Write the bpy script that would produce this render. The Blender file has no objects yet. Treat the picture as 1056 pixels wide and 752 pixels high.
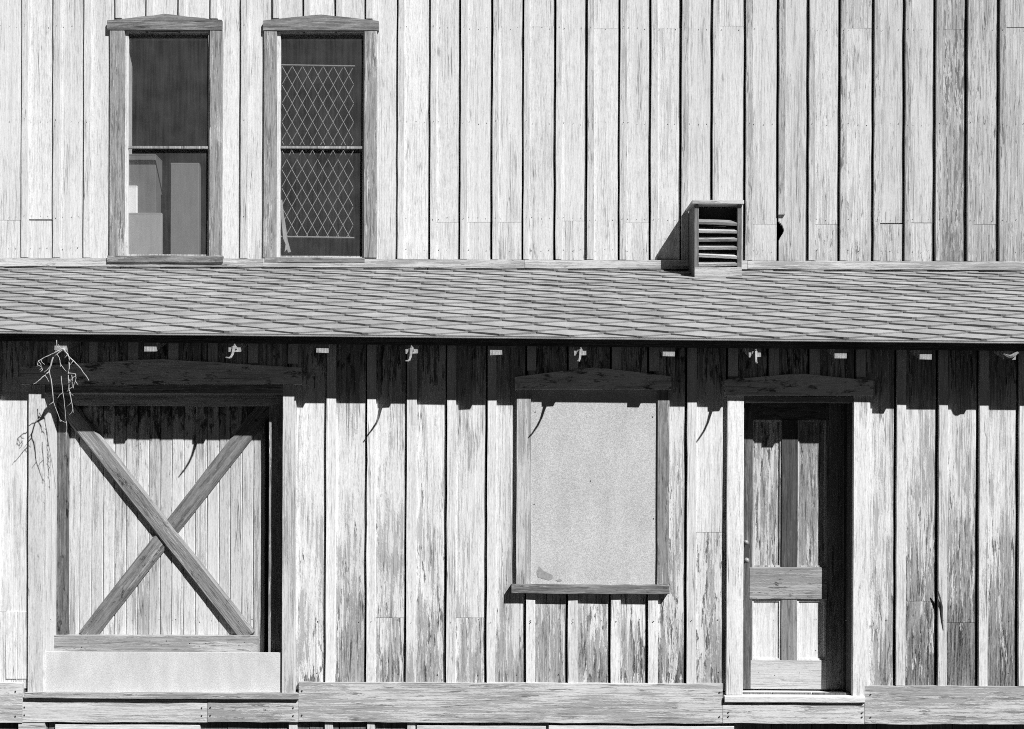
import bpy, math, random
from math import radians, sin, cos, atan2, sqrt, pi

random.seed(7)
SC = bpy.context.scene
COL = SC.collection

# ------------------------------------------------------------------ camera model
F = 975.0            # focal length in photo pixels
D = 6.5              # camera to face of the lower wall
ZC = 1.65            # eye height
HX, HY = 528.0, 540.0
ROLL = radians(0.22)
YU = 1.865           # face of the upper wall


def P(px, py, y=0.0):
    """photo pixel on the vertical plane y -> world (x, z)"""
    dx, dy = px - HX, py - HY
    c, s = cos(-ROLL), sin(-ROLL)
    ux, uy = dx * c - dy * s, dx * s + dy * c
    k = (D + y) / F
    return ux * k, ZC - uy * k


def PX(px, py, y=0.0):
    return P(px, py, y)[0]


def PZ(px, py, y=0.0):
    return P(px, py, y)[1]


# ------------------------------------------------------------------ mesh builder
class MB:
    def __init__(self):
        self.v, self.f, self.m, self.c = [], [], [], []

    def add(self, vs, fs, mat=0, col=(0.5, 1.0, None)):
        b = len(self.v)
        r = col[2] if col[2] is not None else random.random()
        self.v += vs
        wv = col[0] if callable(col[0]) else (lambda p: col[0])
        md = col[3] if len(col) > 3 else 0.0
        mv = md if callable(md) else (lambda p: md)
        self.c += [(wv(p), col[1], r, mv(p)) for p in vs]
        self.f += [tuple(i + b for i in f) for f in fs]
        self.m += [mat] * len(fs)

    def box(self, x0, x1, y0, y1, z0, z1, mat=0, col=(0.5, 1.0, None)):
        vs = [(x0, y0, z0), (x1, y0, z0), (x1, y1, z0), (x0, y1, z0),
              (x0, y0, z1), (x1, y0, z1), (x1, y1, z1), (x0, y1, z1)]
        fs = [(0, 1, 5, 4), (1, 2, 6, 5), (2, 3, 7, 6), (3, 0, 4, 7), (4, 5, 6, 7), (3, 2, 1, 0)]
        self.add(vs, fs, mat, col)

    def board(self, x0, x1, y0, y1, z0, z1, axis='z', jx=0.0012, jy=0.001, step=0.22, mat=0,
              col=(0.5, 1.0, None), bev=0.0015, tilt=0.0):
        """a sawn board with worn edges, front face at y0 (towards -y), running along z or x"""
        if axis == 'z':
            a0, a1, b0, b1 = x0, x1, z0, z1
        else:
            a0, a1, b0, b1 = z0, z1, x0, x1
        n = max(1, int(round((b1 - b0) / step)))
        vs, fs = [], []
        ph = random.random() * 6
        for i in range(n + 1):
            t = b0 + (b1 - b0) * i / n
            l = a0 + random.uniform(-jx, jx)
            r = a1 + random.uniform(-jx, jx)
            w = random.uniform(-jy, jy) + tilt * (i / n - 0.5)
            tl = random.uniform(-jy, jy) * 0.6
            ring = [(l, y1), (l, y0 + w + bev + tl), (l + bev, y0 + w + tl), (r - bev, y0 + w - tl), (r, y0 + w + bev - tl), (r, y1)]
            for (a, y) in ring:
                vs.append((a, y, t) if axis == 'z' else (t, y, a))
        k = 6
        for i in range(n):
            for j in range(k):
                q = (i * k + j, i * k + (j + 1) % k, (i + 1) * k + (j + 1) % k, (i + 1) * k + j)
                fs.append(q if axis == 'z' else q[::-1])
        e0, e1 = tuple(range(k)), tuple(n * k + j for j in range(k))
        fs.append(e0[::-1] if axis == 'z' else e0)
        fs.append(e1 if axis == 'z' else e1[::-1])
        self.add(vs, fs, mat, col)

    def prism(self, pts, y0, y1, mat=0, col=(0.5, 1.0, None)):
        """outline pts (x,z), extruded from y0 to y1"""
        a = sum(pts[i][0] * pts[(i + 1) % len(pts)][1] - pts[(i + 1) % len(pts)][0] * pts[i][1] for i in range(len(pts)))
        if a < 0:
            pts = pts[::-1]
        n = len(pts)
        vs = [(x, y0, z) for x, z in pts] + [(x, y1, z) for x, z in pts]
        fs = [tuple(range(n)), tuple(range(2 * n - 1, n - 1, -1))]
        fs += [(i, i + n, (i + 1) % n + n, (i + 1) % n) for i in range(n)]
        self.add(vs, fs, mat, col)

    def disc(self, x, z, y, r, mat=1):
        n = 6
        self.add([(x + r * cos(2 * pi * i / n), y, z + r * sin(2 * pi * i / n)) for i in range(n)], [tuple(range(n))], mat)

    def tube(self, path, radii, sides=6, mat=0, col=(0.5, 1.0, None)):
        vs, fs = [], []
        n = len(path)
        for i, p in enumerate(path):
            a, b = path[max(0, i - 1)], path[min(n - 1, i + 1)]
            t = [b[k] - a[k] for k in range(3)]
            L = sqrt(sum(c * c for c in t)) or 1
            t = [c / L for c in t]
            u = (0, 1, 0) if abs(t[1]) < 0.8 else (1, 0, 0)
            s = (t[1] * u[2] - t[2] * u[1], t[2] * u[0] - t[0] * u[2], t[0] * u[1] - t[1] * u[0])
            L = sqrt(sum(c * c for c in s))
            s = [c / L for c in s]
            w = (t[1] * s[2] - t[2] * s[1], t[2] * s[0] - t[0] * s[2], t[0] * s[1] - t[1] * s[0])
            r = radii[i] if isinstance(radii, (list, tuple)) else radii
            for k in range(sides):
                an = 2 * pi * k / sides
                vs.append(tuple(p[q] + r * (cos(an) * s[q] + sin(an) * w[q]) for q in range(3)))
        for i in range(n - 1):
            for k in range(sides):
                fs.append((i * sides + k, i * sides + (k + 1) % sides, (i + 1) * sides + (k + 1) % sides, (i + 1) * sides + k))
        fs.append(tuple(range(sides))[::-1])
        fs.append(tuple((n - 1) * sides + k for k in range(sides)))
        self.add(vs, fs, mat, col)

    def build(self, name, mats, parent=None, label=None, smooth=False, loc=None, roty=0.0):
        me = bpy.data.meshes.new(name)
        vs = self.v
        if loc:   # geometry was given in world space about loc
            c, s = cos(-roty), sin(-roty)
            out = []
            for (x, y, z) in vs:
                x, y, z = x - loc[0], y - loc[1], z - loc[2]
                out.append((x * c + z * s, y, -x * s + z * c))
            vs = out
        me.from_pydata(vs, [], self.f)
        if not isinstance(mats, (list, tuple)):
            mats = [mats]
        for m in mats:
            me.materials.append(m)
        me.polygons.foreach_set('material_index', [min(i, len(mats) - 1) for i in self.m])
        at = me.color_attributes.new('board', 'FLOAT_COLOR', 'POINT')
        at.data.foreach_set('color', [q for c in self.c for q in c])
        if smooth:
            me.polygons.foreach_set('use_smooth', [True] * len(me.polygons))
        me.update()
        o = bpy.data.objects.new(name, me)
        COL.objects.link(o)
        if loc:
            o.location = loc
            o.rotation_euler = (0, roty, 0)
        if parent:
            o.parent = parent
        if label:
            o['label'] = label
        return o


def empty(name, loc=(0, 0, 0), parent=None):
    o = bpy.data.objects.new(name, None)
    COL.objects.link(o)
    o.location = loc
    if parent:
        o.parent = parent
    return o


def tag(o, label=None, cat=None, group=None, kind=None):
    for k, v in (('label', label), ('category', cat), ('group', group), ('kind', kind)):
        if v:
            o[k] = v
    return o


# ------------------------------------------------------------------ materials
class NT:
    def __init__(self, name):
        self.mat = bpy.data.materials.new(name)
        self.mat.use_nodes = True
        self.t = self.mat.node_tree
        self.n, self.l = self.t.nodes, self.t.links
        self.n.clear()
        self.out = self.n.new('ShaderNodeOutputMaterial')

    def link(self, a, b):
        self.l.new(a, b)

    def put(self, sock, v):
        if hasattr(v, 'is_linked') or hasattr(v, 'node'):
            self.l.new(v, sock)
        else:
            sock.default_value = v

    def math(self, op, a, b=0.0, c=0.0, clamp=False):
        n = self.n.new('ShaderNodeMath')
        n.operation = op
        n.use_clamp = clamp
        for s, v in zip(n.inputs, (a, b, c)):
            self.put(s, v)
        return n.outputs[0]

    def vmath(self, op, a, b):
        n = self.n.new('ShaderNodeVectorMath')
        n.operation = op
        self.put(n.inputs[0], a)
        self.put(n.inputs[1], b)
        return n.outputs[0]

    def noise(self, vec, scale, detail=4, rough=0.55, dist=0.0):
        n = self.n.new('ShaderNodeTexNoise')
        self.link(vec, n.inputs['Vector'])
        n.inputs['Scale'].default_value = scale
        n.inputs['Detail'].default_value = detail
        n.inputs['Roughness'].default_value = rough
        n.inputs['Distortion'].default_value = dist
        return n.outputs['Fac']

    def rng(self, v, a, b, c=0.0, d=1.0, smooth=False):
        n = self.n.new('ShaderNodeMapRange')
        n.interpolation_type = 'SMOOTHSTEP' if smooth else 'LINEAR'
        self.put(n.inputs['Value'], v)
        for k, q in zip(('From Min', 'From Max', 'To Min', 'To Max'), (a, b, c, d)):
            self.put(n.inputs[k], q)
        return n.outputs[0]

    def mix(self, f, a, b):
        """a + f*(b-a) on scalars"""
        d = self.math('SUBTRACT', b, a)
        return self.math('MULTIPLY_ADD', f, d, a)

    def grey(self, v):
        n = self.n.new('ShaderNodeCombineXYZ')
        for s in n.inputs:
            self.put(s, v)
        return n.outputs[0]

    def bsdf(self, colour, rough=0.85, spec=0.2, bump=None, dist=0.002, strength=1.0, metal=0.0):
        b = self.n.new('ShaderNodeBsdfPrincipled')
        self.put(b.inputs['Base Color'], colour)
        self.put(b.inputs['Roughness'], rough)
        b.inputs['Specular IOR Level'].default_value = spec
        b.inputs['Metallic'].default_value = metal
        if bump is not None:
            k = self.n.new('ShaderNodeBump')
            k.inputs['Strength'].default_value = strength
            k.inputs['Distance'].default_value = dist
            self.link(bump, k.inputs['Height'])
            self.link(k.outputs[0], b.inputs['Normal'])
        self.link(b.outputs[0], self.out.inputs[0])
        return b


def wood(name, axis='z', paint=0.74, lo=0.10, hi=0.42, bias=0.0, sharp=0.14, contrast=1.0, fine=75.0, blotch=1.0):
    """weathered boards: remains of pale paint over grey grain; attribute 'board' = wear, tone, offset"""
    n = NT(name)
    tc = n.n.new('ShaderNodeTexCoord').outputs['Object']
    at = n.n.new('ShaderNodeAttribute')
    at.attribute_name = 'board'
    sp = n.n.new('ShaderNodeSeparateColor')
    n.link(at.outputs['Color'], sp.inputs[0])
    wear, tone, rnd = sp.outputs
    off = n.n.new('ShaderNodeCombineXYZ')
    for s, k in zip(off.inputs, (37.3, 11.9, 53.7)):
        n.link(n.math('MULTIPLY', rnd, k), s)
    v = n.vmath('ADD', tc, off.outputs[0])
    # every board has its own coarseness of grain
    own = n.math('MULTIPLY_ADD', n.math('FRACT', n.math('MULTIPLY', rnd, 7.31)), 0.8, 0.65)
    ov = n.n.new('ShaderNodeCombineXYZ')
    for s, ax in zip(ov.inputs, 'xyz'):
        n.put(s, 1.0 if ax == axis else own)
    v = n.vmath('MULTIPLY', v, ov.outputs[0])

    def st(a, b):
        return n.vmath('MULTIPLY', v, (a, a, b) if axis == 'z' else (b, a, a))
    g1 = n.noise(st(1.0, 0.035), fine, 3, 0.65, 0.3)
    g2 = n.noise(st(1.0, 0.035), 21.0, 4, 0.6, 0.6)
    g3 = n.noise(st(1.0, 0.22), 5.5, 5, 0.62, 0.4)
    g4 = n.noise(st(1.0, 0.35), 170.0, 2, 0.75)
    g5 = n.noise(st(1.0, 0.07), 140.0, 3, 0.75)
    g6 = n.noise(st(1.0, 0.02), 30.0, 2, 0.5, 0.2)
    m = n.math('ADD', wear, bias)
    for g, k in ((g2, 1.1), (g3, 1.5 * blotch), (g1, 1.5), (g4, 0.7), (g5, 1.1)):
        m = n.math('ADD', m, n.math('MULTIPLY', n.math('SUBTRACT', g, 0.5), k))
    g7 = n.noise(st(1.0, 0.09), 52.0, 5, 0.75)
    g8 = n.noise(st(1.0, 0.40), 16.0, 6, 0.75)
    chips = n.rng(n.math('ADD', g7, n.math('MULTIPLY', n.math('SUBTRACT', wear, 0.42), 0.45)), 0.60, 0.64)
    mould = n.rng(n.math('ADD', g8, n.math('MULTIPLY', at.outputs['Alpha'], 0.35)), 0.69, 0.77)
    m = n.math('ADD', m, n.math('MULTIPLY', chips, 0.45))
    mask = n.rng(m, 0.5 - sharp, 0.5 + sharp * 1.6, smooth=True)
    wv = n.math('ADD', n.math('MULTIPLY', g1, 0.45), n.math('MULTIPLY', g2, 0.25))
    wv = n.math('ADD', wv, n.math('MULTIPLY', g5, 0.3))
    wv = n.math('ADD', wv, n.math('MULTIPLY', n.math('SUBTRACT', g4, 0.5), 0.25))
    wv = n.math('ADD', wv, n.math('MULTIPLY', n.math('SUBTRACT', g3, 0.5), 0.25))
    wcol = n.rng(wv, 0.5 - 0.15 / contrast, 0.5 + 0.15 / contrast, lo, hi)
    hair = n.rng(g5, 0.30, 0.50, 0.62, 1.0)
    film = n.rng(g4, 0.3, 0.7, 0.84, 1.08)
    soft = n.rng(g2, 0.3, 0.62, 0.84, 1.03)
    pcol = n.math('MULTIPLY', n.math('MULTIPLY', n.math('MULTIPLY', hair, soft), film), paint)
    # drying cracks: thin dark lines along the grain, in places only
    ridge = n.math('ABSOLUTE', n.math('SUBTRACT', g6, 0.5))
    where = n.rng(g3, 0.47, 0.60, 0.0, 1.0)
    crack = n.math('MULTIPLY', n.rng(ridge, 0.0, 0.012, 1.0, 0.0), where)
    # small knots
    vo = n.n.new('ShaderNodeTexVoronoi')
    vo.inputs['Scale'].default_value = 1.0
    n.link(st(5.0, 1.5), vo.inputs['Vector'])
    vs_ = n.n.new('ShaderNodeSeparateColor')
    n.link(vo.outputs['Color'], vs_.inputs[0])
    knot = n.math('MULTIPLY', n.rng(n.math('ADD', vo.outputs['Distance'], n.math('MULTIPLY', g4, 0.05)), 0.05, 0.12, 1.0, 0.0), n.rng(vs_.outputs[0], 0.24, 0.26, 1.0, 0.0))
    c = n.math('MULTIPLY', n.mix(mask, pcol, wcol), tone)
    c = n.math('MULTIPLY', c, n.math('SUBTRACT', 1.0, n.math('MULTIPLY', crack, 0.65)))
    c = n.math('MULTIPLY', c, n.math('SUBTRACT', 1.0, n.math('MULTIPLY', knot, 0.6)))
    c = n.math('MULTIPLY', c, n.math('SUBTRACT', 1.0, n.math('MULTIPLY', chips, 0.30)))
    c = n.math('MULTIPLY', c, n.math('SUBTRACT', 1.0, n.math('MULTIPLY', mould, 0.82)))
    hgt = n.math('SUBTRACT', n.math('MULTIPLY', g1, 0.6), n.math('MULTIPLY', mask, 0.25))
    n.bsdf(n.grey(c), 0.85, 0.12, n.math('SUBTRACT', hgt, n.math('MULTIPLY', crack, 0.6)), 0.005, 0.8)
    return n.mat


def plain(name, val, var=0.25, scale=40.0, rough=0.85, spec=0.2, bump=0.001, metal=0.0, stretch=(1, 1, 1), detail=4):
    n = NT(name)
    tc = n.n.new('ShaderNodeTexCoord').outputs['Object']
    at = n.n.new('ShaderNodeAttribute')
    at.attribute_name = 'board'
    sp = n.n.new('ShaderNodeSeparateColor')
    n.link(at.outputs['Color'], sp.inputs[0])
    v = n.vmath('MULTIPLY', tc, stretch)
    g = n.noise(v, scale, detail, 0.65)
    c = n.math('MULTIPLY', n.rng(g, 0.25, 0.75, val * (1 - var), val * (1 + var)), sp.outputs[1])
    n.bsdf(n.grey(c), rough, spec, g, bump, 0.6, metal)
    return n.mat


M = {}
M['paint'] = wood('weathered_white_boards', 'z', 0.81, 0.04, 0.43, contrast=1.6)
M['paint_up'] = wood('weathered_pale_boards', 'z', 0.72, 0.14, 0.52, contrast=1.1, blotch=0.7)
M['trim'] = wood('grey_trim_wood', 'z', 0.70, 0.13, 0.44, bias=0.12)
M['trim_h'] = wood('grey_trim_wood_level', 'x', 0.70, 0.13, 0.46, bias=0.1)
M['lintel'] = wood('grey_lintel_wood', 'x', 0.58, 0.08, 0.40, bias=0.15)
M['dark_h'] = wood('dark_lintel_wood', 'x', 0.36, 0.05, 0.25, bias=0.3)
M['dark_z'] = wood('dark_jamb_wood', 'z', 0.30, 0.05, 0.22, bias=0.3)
M['nail'] = plain('rusty_nail', 0.035, 0.3)
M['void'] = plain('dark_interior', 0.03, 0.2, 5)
M['iron'] = plain('galvanised_iron', 0.26, 0.3, 60, 0.5, 0.5)
M['knob'] = plain('pale_porcelain_knob', 0.28, 0.2, 60, 0.4, 0.4)
M['darkiron'] = plain('black_iron', 0.05, 0.3, 60, 0.5, 0.5)
M['twig'] = plain('bleached_twig', 0.42, 0.3, 60)


def panel_mat(name, lo, hi, dirt):
    n = NT(name)
    tc = n.n.new('ShaderNodeTexCoord').outputs['Object']
    g = n.noise(tc, 150.0, 2, 0.8)
    g2 = n.noise(n.vmath('MULTIPLY', tc, (1, 1, 0.35)), 5.0, 6, 0.65)
    g3 = n.noise(tc, 38.0, 5, 0.7)
    c = n.math('MULTIPLY', n.rng(g, 0.28, 0.72, lo, hi), n.rng(g2, 0.3, 0.7, 1.0 - dirt, 1.04))
    c = n.math('MULTIPLY', c, n.rng(g3, 0.70, 0.78, 1.0, 0.45))
    n.bsdf(n.grey(c), 0.85, 0.12, g, 0.0015, 0.6)
    return n.mat


M['panel'] = panel_mat('speckled_white_panel', 0.34, 0.72, 0.20)
M['panel2'] = panel_mat('pale_white_panel', 0.52, 0.82, 0.24)

M['torn'] = plain('torn_backing', 0.30, 0.3, 60)
M['card'] = plain('cardboard', 0.22, 0.10, 25, stretch=(1, 1, 0.2))
M['card_pale'] = plain('pale_cardboard', 0.38, 0.10, 25, stretch=(1, 1, 0.2))
M['card_dark'] = plain('grey_cardboard', 0.17, 0.12, 25, stretch=(1, 1, 0.2))
M['white'] = plain('white_carton', 0.95, 0.05, 25)
M['cloth'] = plain('grey_curtain', 0.42, 0.35, 30, stretch=(1, 1, 0.2))
M['wire'] = plain('pale_wire', 0.34, 0.2, 60)
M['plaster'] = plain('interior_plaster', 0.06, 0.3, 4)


def shingle_mat():
    n = NT('asphalt_shingles')
    tc = n.n.new('ShaderNodeTexCoord').outputs['Object']
    at = n.n.new('ShaderNodeAttribute')
    at.attribute_name = 'board'
    sp = n.n.new('ShaderNodeSeparateColor')
    n.link(at.outputs['Color'], sp.inputs[0])
    g = n.noise(tc, 170.0, 3, 0.75)
    g2 = n.noise(n.vmath('MULTIPLY', tc, (2.5, 1.2, 1.2)), 3.0, 4, 0.6)
    c = n.math('MULTIPLY', n.rng(g, 0.28, 0.72, 0.19, 0.40), sp.outputs[1])
    c = n.math('MULTIPLY', c, n.rng(g2, 0.3, 0.7, 0.82, 1.15))
    n.bsdf(n.grey(c), 0.95, 0.1, g, 0.003, 0.7)
    return n.mat


M['shingle'] = shingle_mat()


def glass_mat():
    n = NT('dusty_glass')
    tc = n.n.new('ShaderNodeTexCoord').outputs['Object']
    g = n.noise(n.vmath('MULTIPLY', tc, (1, 1, 0.05)), 55.0, 4, 0.6)
    g2 = n.noise(tc, 6.0, 5, 0.6)
    tr = n.n.new('ShaderNodeBsdfTransparent')
    tr.inputs[0].default_value = (0.96, 0.96, 0.96, 1)
    gl = n.n.new('ShaderNodeBsdfGlossy')
    gl.inputs['Roughness'].default_value = 0.03
    gl.inputs[0].default_value = (0.9, 0.9, 0.9, 1)
    df = n.n.new('ShaderNodeBsdfDiffuse')
    df.inputs[0].default_value = (0.38, 0.38, 0.38, 1)
    lw = n.n.new('ShaderNodeLayerWeight')
    fr = n.math('ADD', n.math('MULTIPLY', n.math('POWER', lw.outputs['Facing'], 5.0), 0.9), 0.035)
    m1 = n.n.new('ShaderNodeMixShader')
    n.link(fr, m1.inputs[0])
    n.link(tr.outputs[0], m1.inputs[1])
    n.link(gl.outputs[0], m1.inputs[2])
    m2 = n.n.new('ShaderNodeMixShader')
    dust = n.math('ADD', n.rng(g, 0.3, 0.75, 0.035, 0.075), n.rng(g2, 0.35, 0.75, -0.005, 0.03))
    n.link(dust, m2.inputs[0])
    n.link(m1.outputs[0], m2.inputs[1])
    n.link(df.outputs[0], m2.inputs[2])
    n.link(m2.outputs[0], n.out.inputs[0])
    return n.mat


M['glass'] = glass_mat()


def ground_mat():
    n = NT('dry_ground')
    tc = n.n.new('ShaderNodeTexCoord').outputs['Object']
    g = n.noise(tc, 7.0, 8, 0.7)
    g2 = n.noise(tc, 0.4, 5, 0.6)
    c = n.math('MULTIPLY', n.rng(g, 0.3, 0.7, 0.015, 0.05), n.rng(g2, 0.3, 0.7, 0.7, 1.2))
    n.bsdf(n.grey(c), 0.95, 0.1, g, 0.02, 0.8)
    return n.mat


M['ground'] = ground_mat()

# ------------------------------------------------------------------ key levels
OV = 0.284                                   # eave overhang
ZE = PZ(528, 348.9, -OV)                     # roof edge
YT = YU - 0.004
ZT = PZ(528, 280.0, YT)                      # roof meets upper wall
PITCH = atan2(ZT - ZE, YT + OV)
TP = math.tan(PITCH)
XL, XR = -6.2, 6.2


def roof_z(y, x=0.0):
    return ZE + (y + OV) * TP - 0.006 * x * (1 - (y + OV) / (YT + OV))   # the eave sags a little to the right


Z_BASE_T = PZ(528, 704.5, 0)                 # top of the base board
Z_BASE_B = PZ(528, 745.2, -0.03)
TOPZ = 7.3

building = empty('wooden_building')
tag(building, 'weathered two-storey wooden building with white board and batten walls and a shingled lean-to roof', 'building')


def nails(mb, xs, z, y, r=0.0035):
    for x in xs:
        if random.random() < 0.8:
            mb.disc(x + random.uniform(-0.004, 0.004), z + random.uniform(-0.012, 0.012), y - 0.0025, r * random.uniform(0.7, 1.3))


# ------------------------------------------------------------------ upper wall
up_lines = [22, 54.5, 86, 118, 150, 183, 216, 247.6, 280, 312, 345, 376, 409, 442.5, 473.5, 506.5, 538.5, 571.5, 604, 637.5,
            669.5, 701, 733, 767, 801, 832, 864.5, 899, 931, 962.5, 995, 1028, 1060.5]
while up_lines[0] > -205:
    up_lines.insert(0, up_lines[0] - 32.2)
while up_lines[-1] < 1255:
    up_lines.append(up_lines[-1] + 32.3)
UZ0 = PZ(528, 268, YU)
# window outer boxes (px): x0, x1, ytop, ybottom
WIN = [(113, 230, 20, 271), (272, 389.5, 20, 268)]
wbox = [(PX(a, 140, YU), PX(b, 140, YU), PZ(a, d, YU), PZ(a, c, YU)) for a, b, c, d in WIN]
OPN = [(132, 214.5, 33, 264), (289, 374, 33, 265)]
wopn = [(PX(a, 140, YU), PX(b, 140, YU), PZ(a, d, YU), PZ(a, c, YU)) for a, b, c, d in OPN]


def carve(x0, x1, z0, z1, holes):
    """rectangles left of a board after the openings are taken out"""
    rects = [(x0, x1, z0, z1)]
    for (a, b, c, d) in holes:
        nxt = []
        for (p, q, r, s) in rects:
            if q <= a or p >= b or s <= c or r >= d:
                nxt.append((p, q, r, s))
                continue
            if r < c:
                nxt.append((p, q, r, c))
            if s > d:
                nxt.append((p, q, d, s))
            r2, s2 = max(r, c), min(s, d)
            if p < a - 0.004:
                nxt.append((p, a, r2, s2))
            if q > b + 0.004:
                nxt.append((b, q, r2, s2))
        rects = nxt
    return [k for k in rects if k[3] - k[2] > 0.01 and k[1] - k[0] > 0.004]


zj1, zj2 = PZ(528, 229, YU), PZ(528, 27, YU)
JL = {22: 1, 473.5: 1, 538.5: 2, 571.5: 1, 604: 2, 637.5: 1, 669.5: 2, 733: 2, 767: 1, 832: 1, 864.5: 2, 899: 1, 442.5: 1,
      962.5: 2, 995: 1, 1028: 2, -42.4: 1}
ROT = []
for k in range(12):
    pa_, pb_ = 228.5 + k * 1.6, 228.5 + (k + 1) * 1.6
    ex = (804, 805.5, 807, 807.6, 808.2, 808.6, 808.3, 807.6, 806.8, 805.6, 804.8, 804)[k]
    ROT.append((PX(798, 238, YU), PX(ex, 238, YU), PZ(801, pb_, YU), PZ(801, pa_, YU)))
ROT.append((PX(798, 238, YU), PX(803.4, 238, YU), PZ(801, 268, YU) - 0.02, PZ(801, 246, YU)))
mb = MB()
NB = len(up_lines)
for i in range(NB - 1):
    x0, x1 = PX(up_lines[i] + 2.0, 140, YU), PX(up_lines[i + 1] + 0.3, 140, YU)
    f = (up_lines[i] + 16) / 1056.0
    base = 0.17 + 0.20 * max(0, min(1, (f - 0.38) / 0.5)) + random.uniform(-0.07, 0.12)
    tone = 1.0 - 0.10 * max(0, min(1, (f - 0.45) / 0.4)) + random.uniform(-0.05, 0.04)
    if 955 < up_lines[i] < 1050:
        base += 0.12
        tone -= 0.06
    cuts = [UZ0, TOPZ]
    j = [v for k, v in JL.items() if abs(k - up_lines[i]) < 2]
    if j:
        cuts.insert(1, zj1 + random.uniform(-0.015, 0.015) if j[0] == 1 else zj2 + random.uniform(-0.02, 0.02))
    elif random.random() < 0.25:
        cuts.insert(1, zj1 + random.uniform(-0.01, 0.01))
    for q in range(len(cuts) - 1):
        w2 = base + (0.08 if q == 0 and len(cuts) > 2 and cuts[1] < 4 else 0) + random.uniform(-0.02, 0.02)

        def wf(p, w2=w2):
            return w2 + max(0, 0.16 * (1 - (p[2] - UZ0) / 0.45))
        rot_ = up_lines[i] == 801      # this board has a rotted hole at its edge
        rr = random.random()
        for (a, b, c, d) in carve(x0 + 0.0015, x1 - 0.0015, cuts[q] + 0.0012, cuts[q + 1] - (0.012 if q == 0 and up_lines[i] in (899, 22) else 0.0012), ROT if rot_ else wopn):
            dy = 0.0 if rot_ else random.uniform(-0.0015, 0.0015)
            if rot_:
                mb.box(a, b, YU, YU + 0.022, c, d, col=(wf, tone, rr))
            else:
                mb.board(a, b, YU + dy, YU + 0.022, c, d, col=(wf, tone + random.uniform(-0.03, 0.03), None))
    for zz in (PZ(528, 127, YU), zj1 + 0.03, PZ(528, 258, YU), zj2 - 0.02):
        if not any(a < x1 and b > x0 and c < zz < d for a, b, c, d in wbox):
            if up_lines[i] != 801: nails(mb, (x0 + 0.07, x1 - 0.045, (x0 + x1) / 2 + 0.02), zz, YU)
# battens: thin strips over the joints, cut round the windows
hole_x, hole_z = P(803, 238, YU)
for i in range(NB):
    bx = PX(up_lines[i] + 1.6, 140, YU)
    f = up_lines[i] / 1056.0
    w = 0.056 + random.uniform(-0.005, 0.006)
    wear = 0.24 + 0.24 * max(0, min(1, (f - 0.4) / 0.4)) + random.uniform(-0.06, 0.1)
    tone = random.uniform(0.9, 1.0) - 0.1 * max(0, min(1, (f - 0.4) / 0.4))
    lean = -0.012 * max(0, min(1.2, (f - 0.4) / 0.6))
    for (a, b, c, d) in carve(bx, bx + w, UZ0, TOPZ, [(u - 0.03, v + 0.03, r, s) for u, v, r, s in wbox]):
        if abs(up_lines[i] - 801) < 1:
            c = PZ(801, 222, YU)
        t0, t1 = (c - 4.4) / 2, (d - 4.4) / 2
        mb.board(a, b, YU - random.uniform(0.021, 0.026), YU - 0.0015, c, d, jx=0.0022, col=(wear, tone, None), bev=0.0012)
        z = c + 0.2
        for z in (PZ(528, 127, YU), zj1 + 0.02, zj2 - 0.02):
            if c < z < d:
                nails(mb, (bx + w * 0.45,), z, YU - 0.0265)
upper = mb.build('upper_wall', [M['paint_up'], M['nail']], building)
# trim board along the foot of the upper wall
mb = MB()
za, zb = PZ(528, 276.6, YU - 0.03), PZ(528, 268.0, YU - 0.03)
for (a, b) in ((-200, 111), (111, 272), (272, 541), (541, 770), (770, 1260)):
    xa, xb = PX(a, 272, YU), PX(b, 272, YU)
    mb.board(xa + 0.001, xb - 0.001, YU - 0.03 + random.uniform(-0.003, 0.003), YU - 0.001, za, zb, axis='x', jx=0.003, col=(0.42 if a != 111 else 0.55, random.uniform(0.85, 1.0), None))
mb.build('trim_board', M['trim_h'], building)


# ------------------------------------------------------------------ upper windows
def lintel_pts(xl, yl, xm, ym, xr, yr, yb, y):
    """gabled head board outline"""
    top = []
    n = 10
    pts = [P(xl, yb, y), P(xr, yb, y)]
    for i in range(n + 1):
        t = i / n
        px = xr + (xl - xr) * t
        if px > xm:
            k = (px - xm) / (xr - xm)
            py = ym + (yr - ym) * k
        else:
            k = (xm - px) / (xm - xl)
            py = ym + (yl - ym) * k
        pts.append(P(px, py + random.uniform(-0.25, 0.25), y))
    return pts


def casing(mb, pxa, pxb, pya, pyb, y0, y1, wear=0.4, tone=0.95, mould=0.05, **k):
    m = (pya + pyb) / 2
    mb.board(PX(pxa, m, y0), PX(pxb, m, y0), y0, y1, PZ(pxa, pyb, y0), PZ(pxa, pya, y0), col=(wear, tone, None, mould), **k)


def level(mb, pxa, pxb, pya, pyb, y0, y1, wear=0.45, tone=0.95, mould=0.1, **k):
    m = (pxa + pxb) / 2
    mb.board(PX(pxa, pya, y0), PX(pxb, pya, y0), y0, y1, PZ(m, pyb, y0), PZ(m, pya, y0), axis='x', col=(wear, tone, None, mould), **k)


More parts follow.
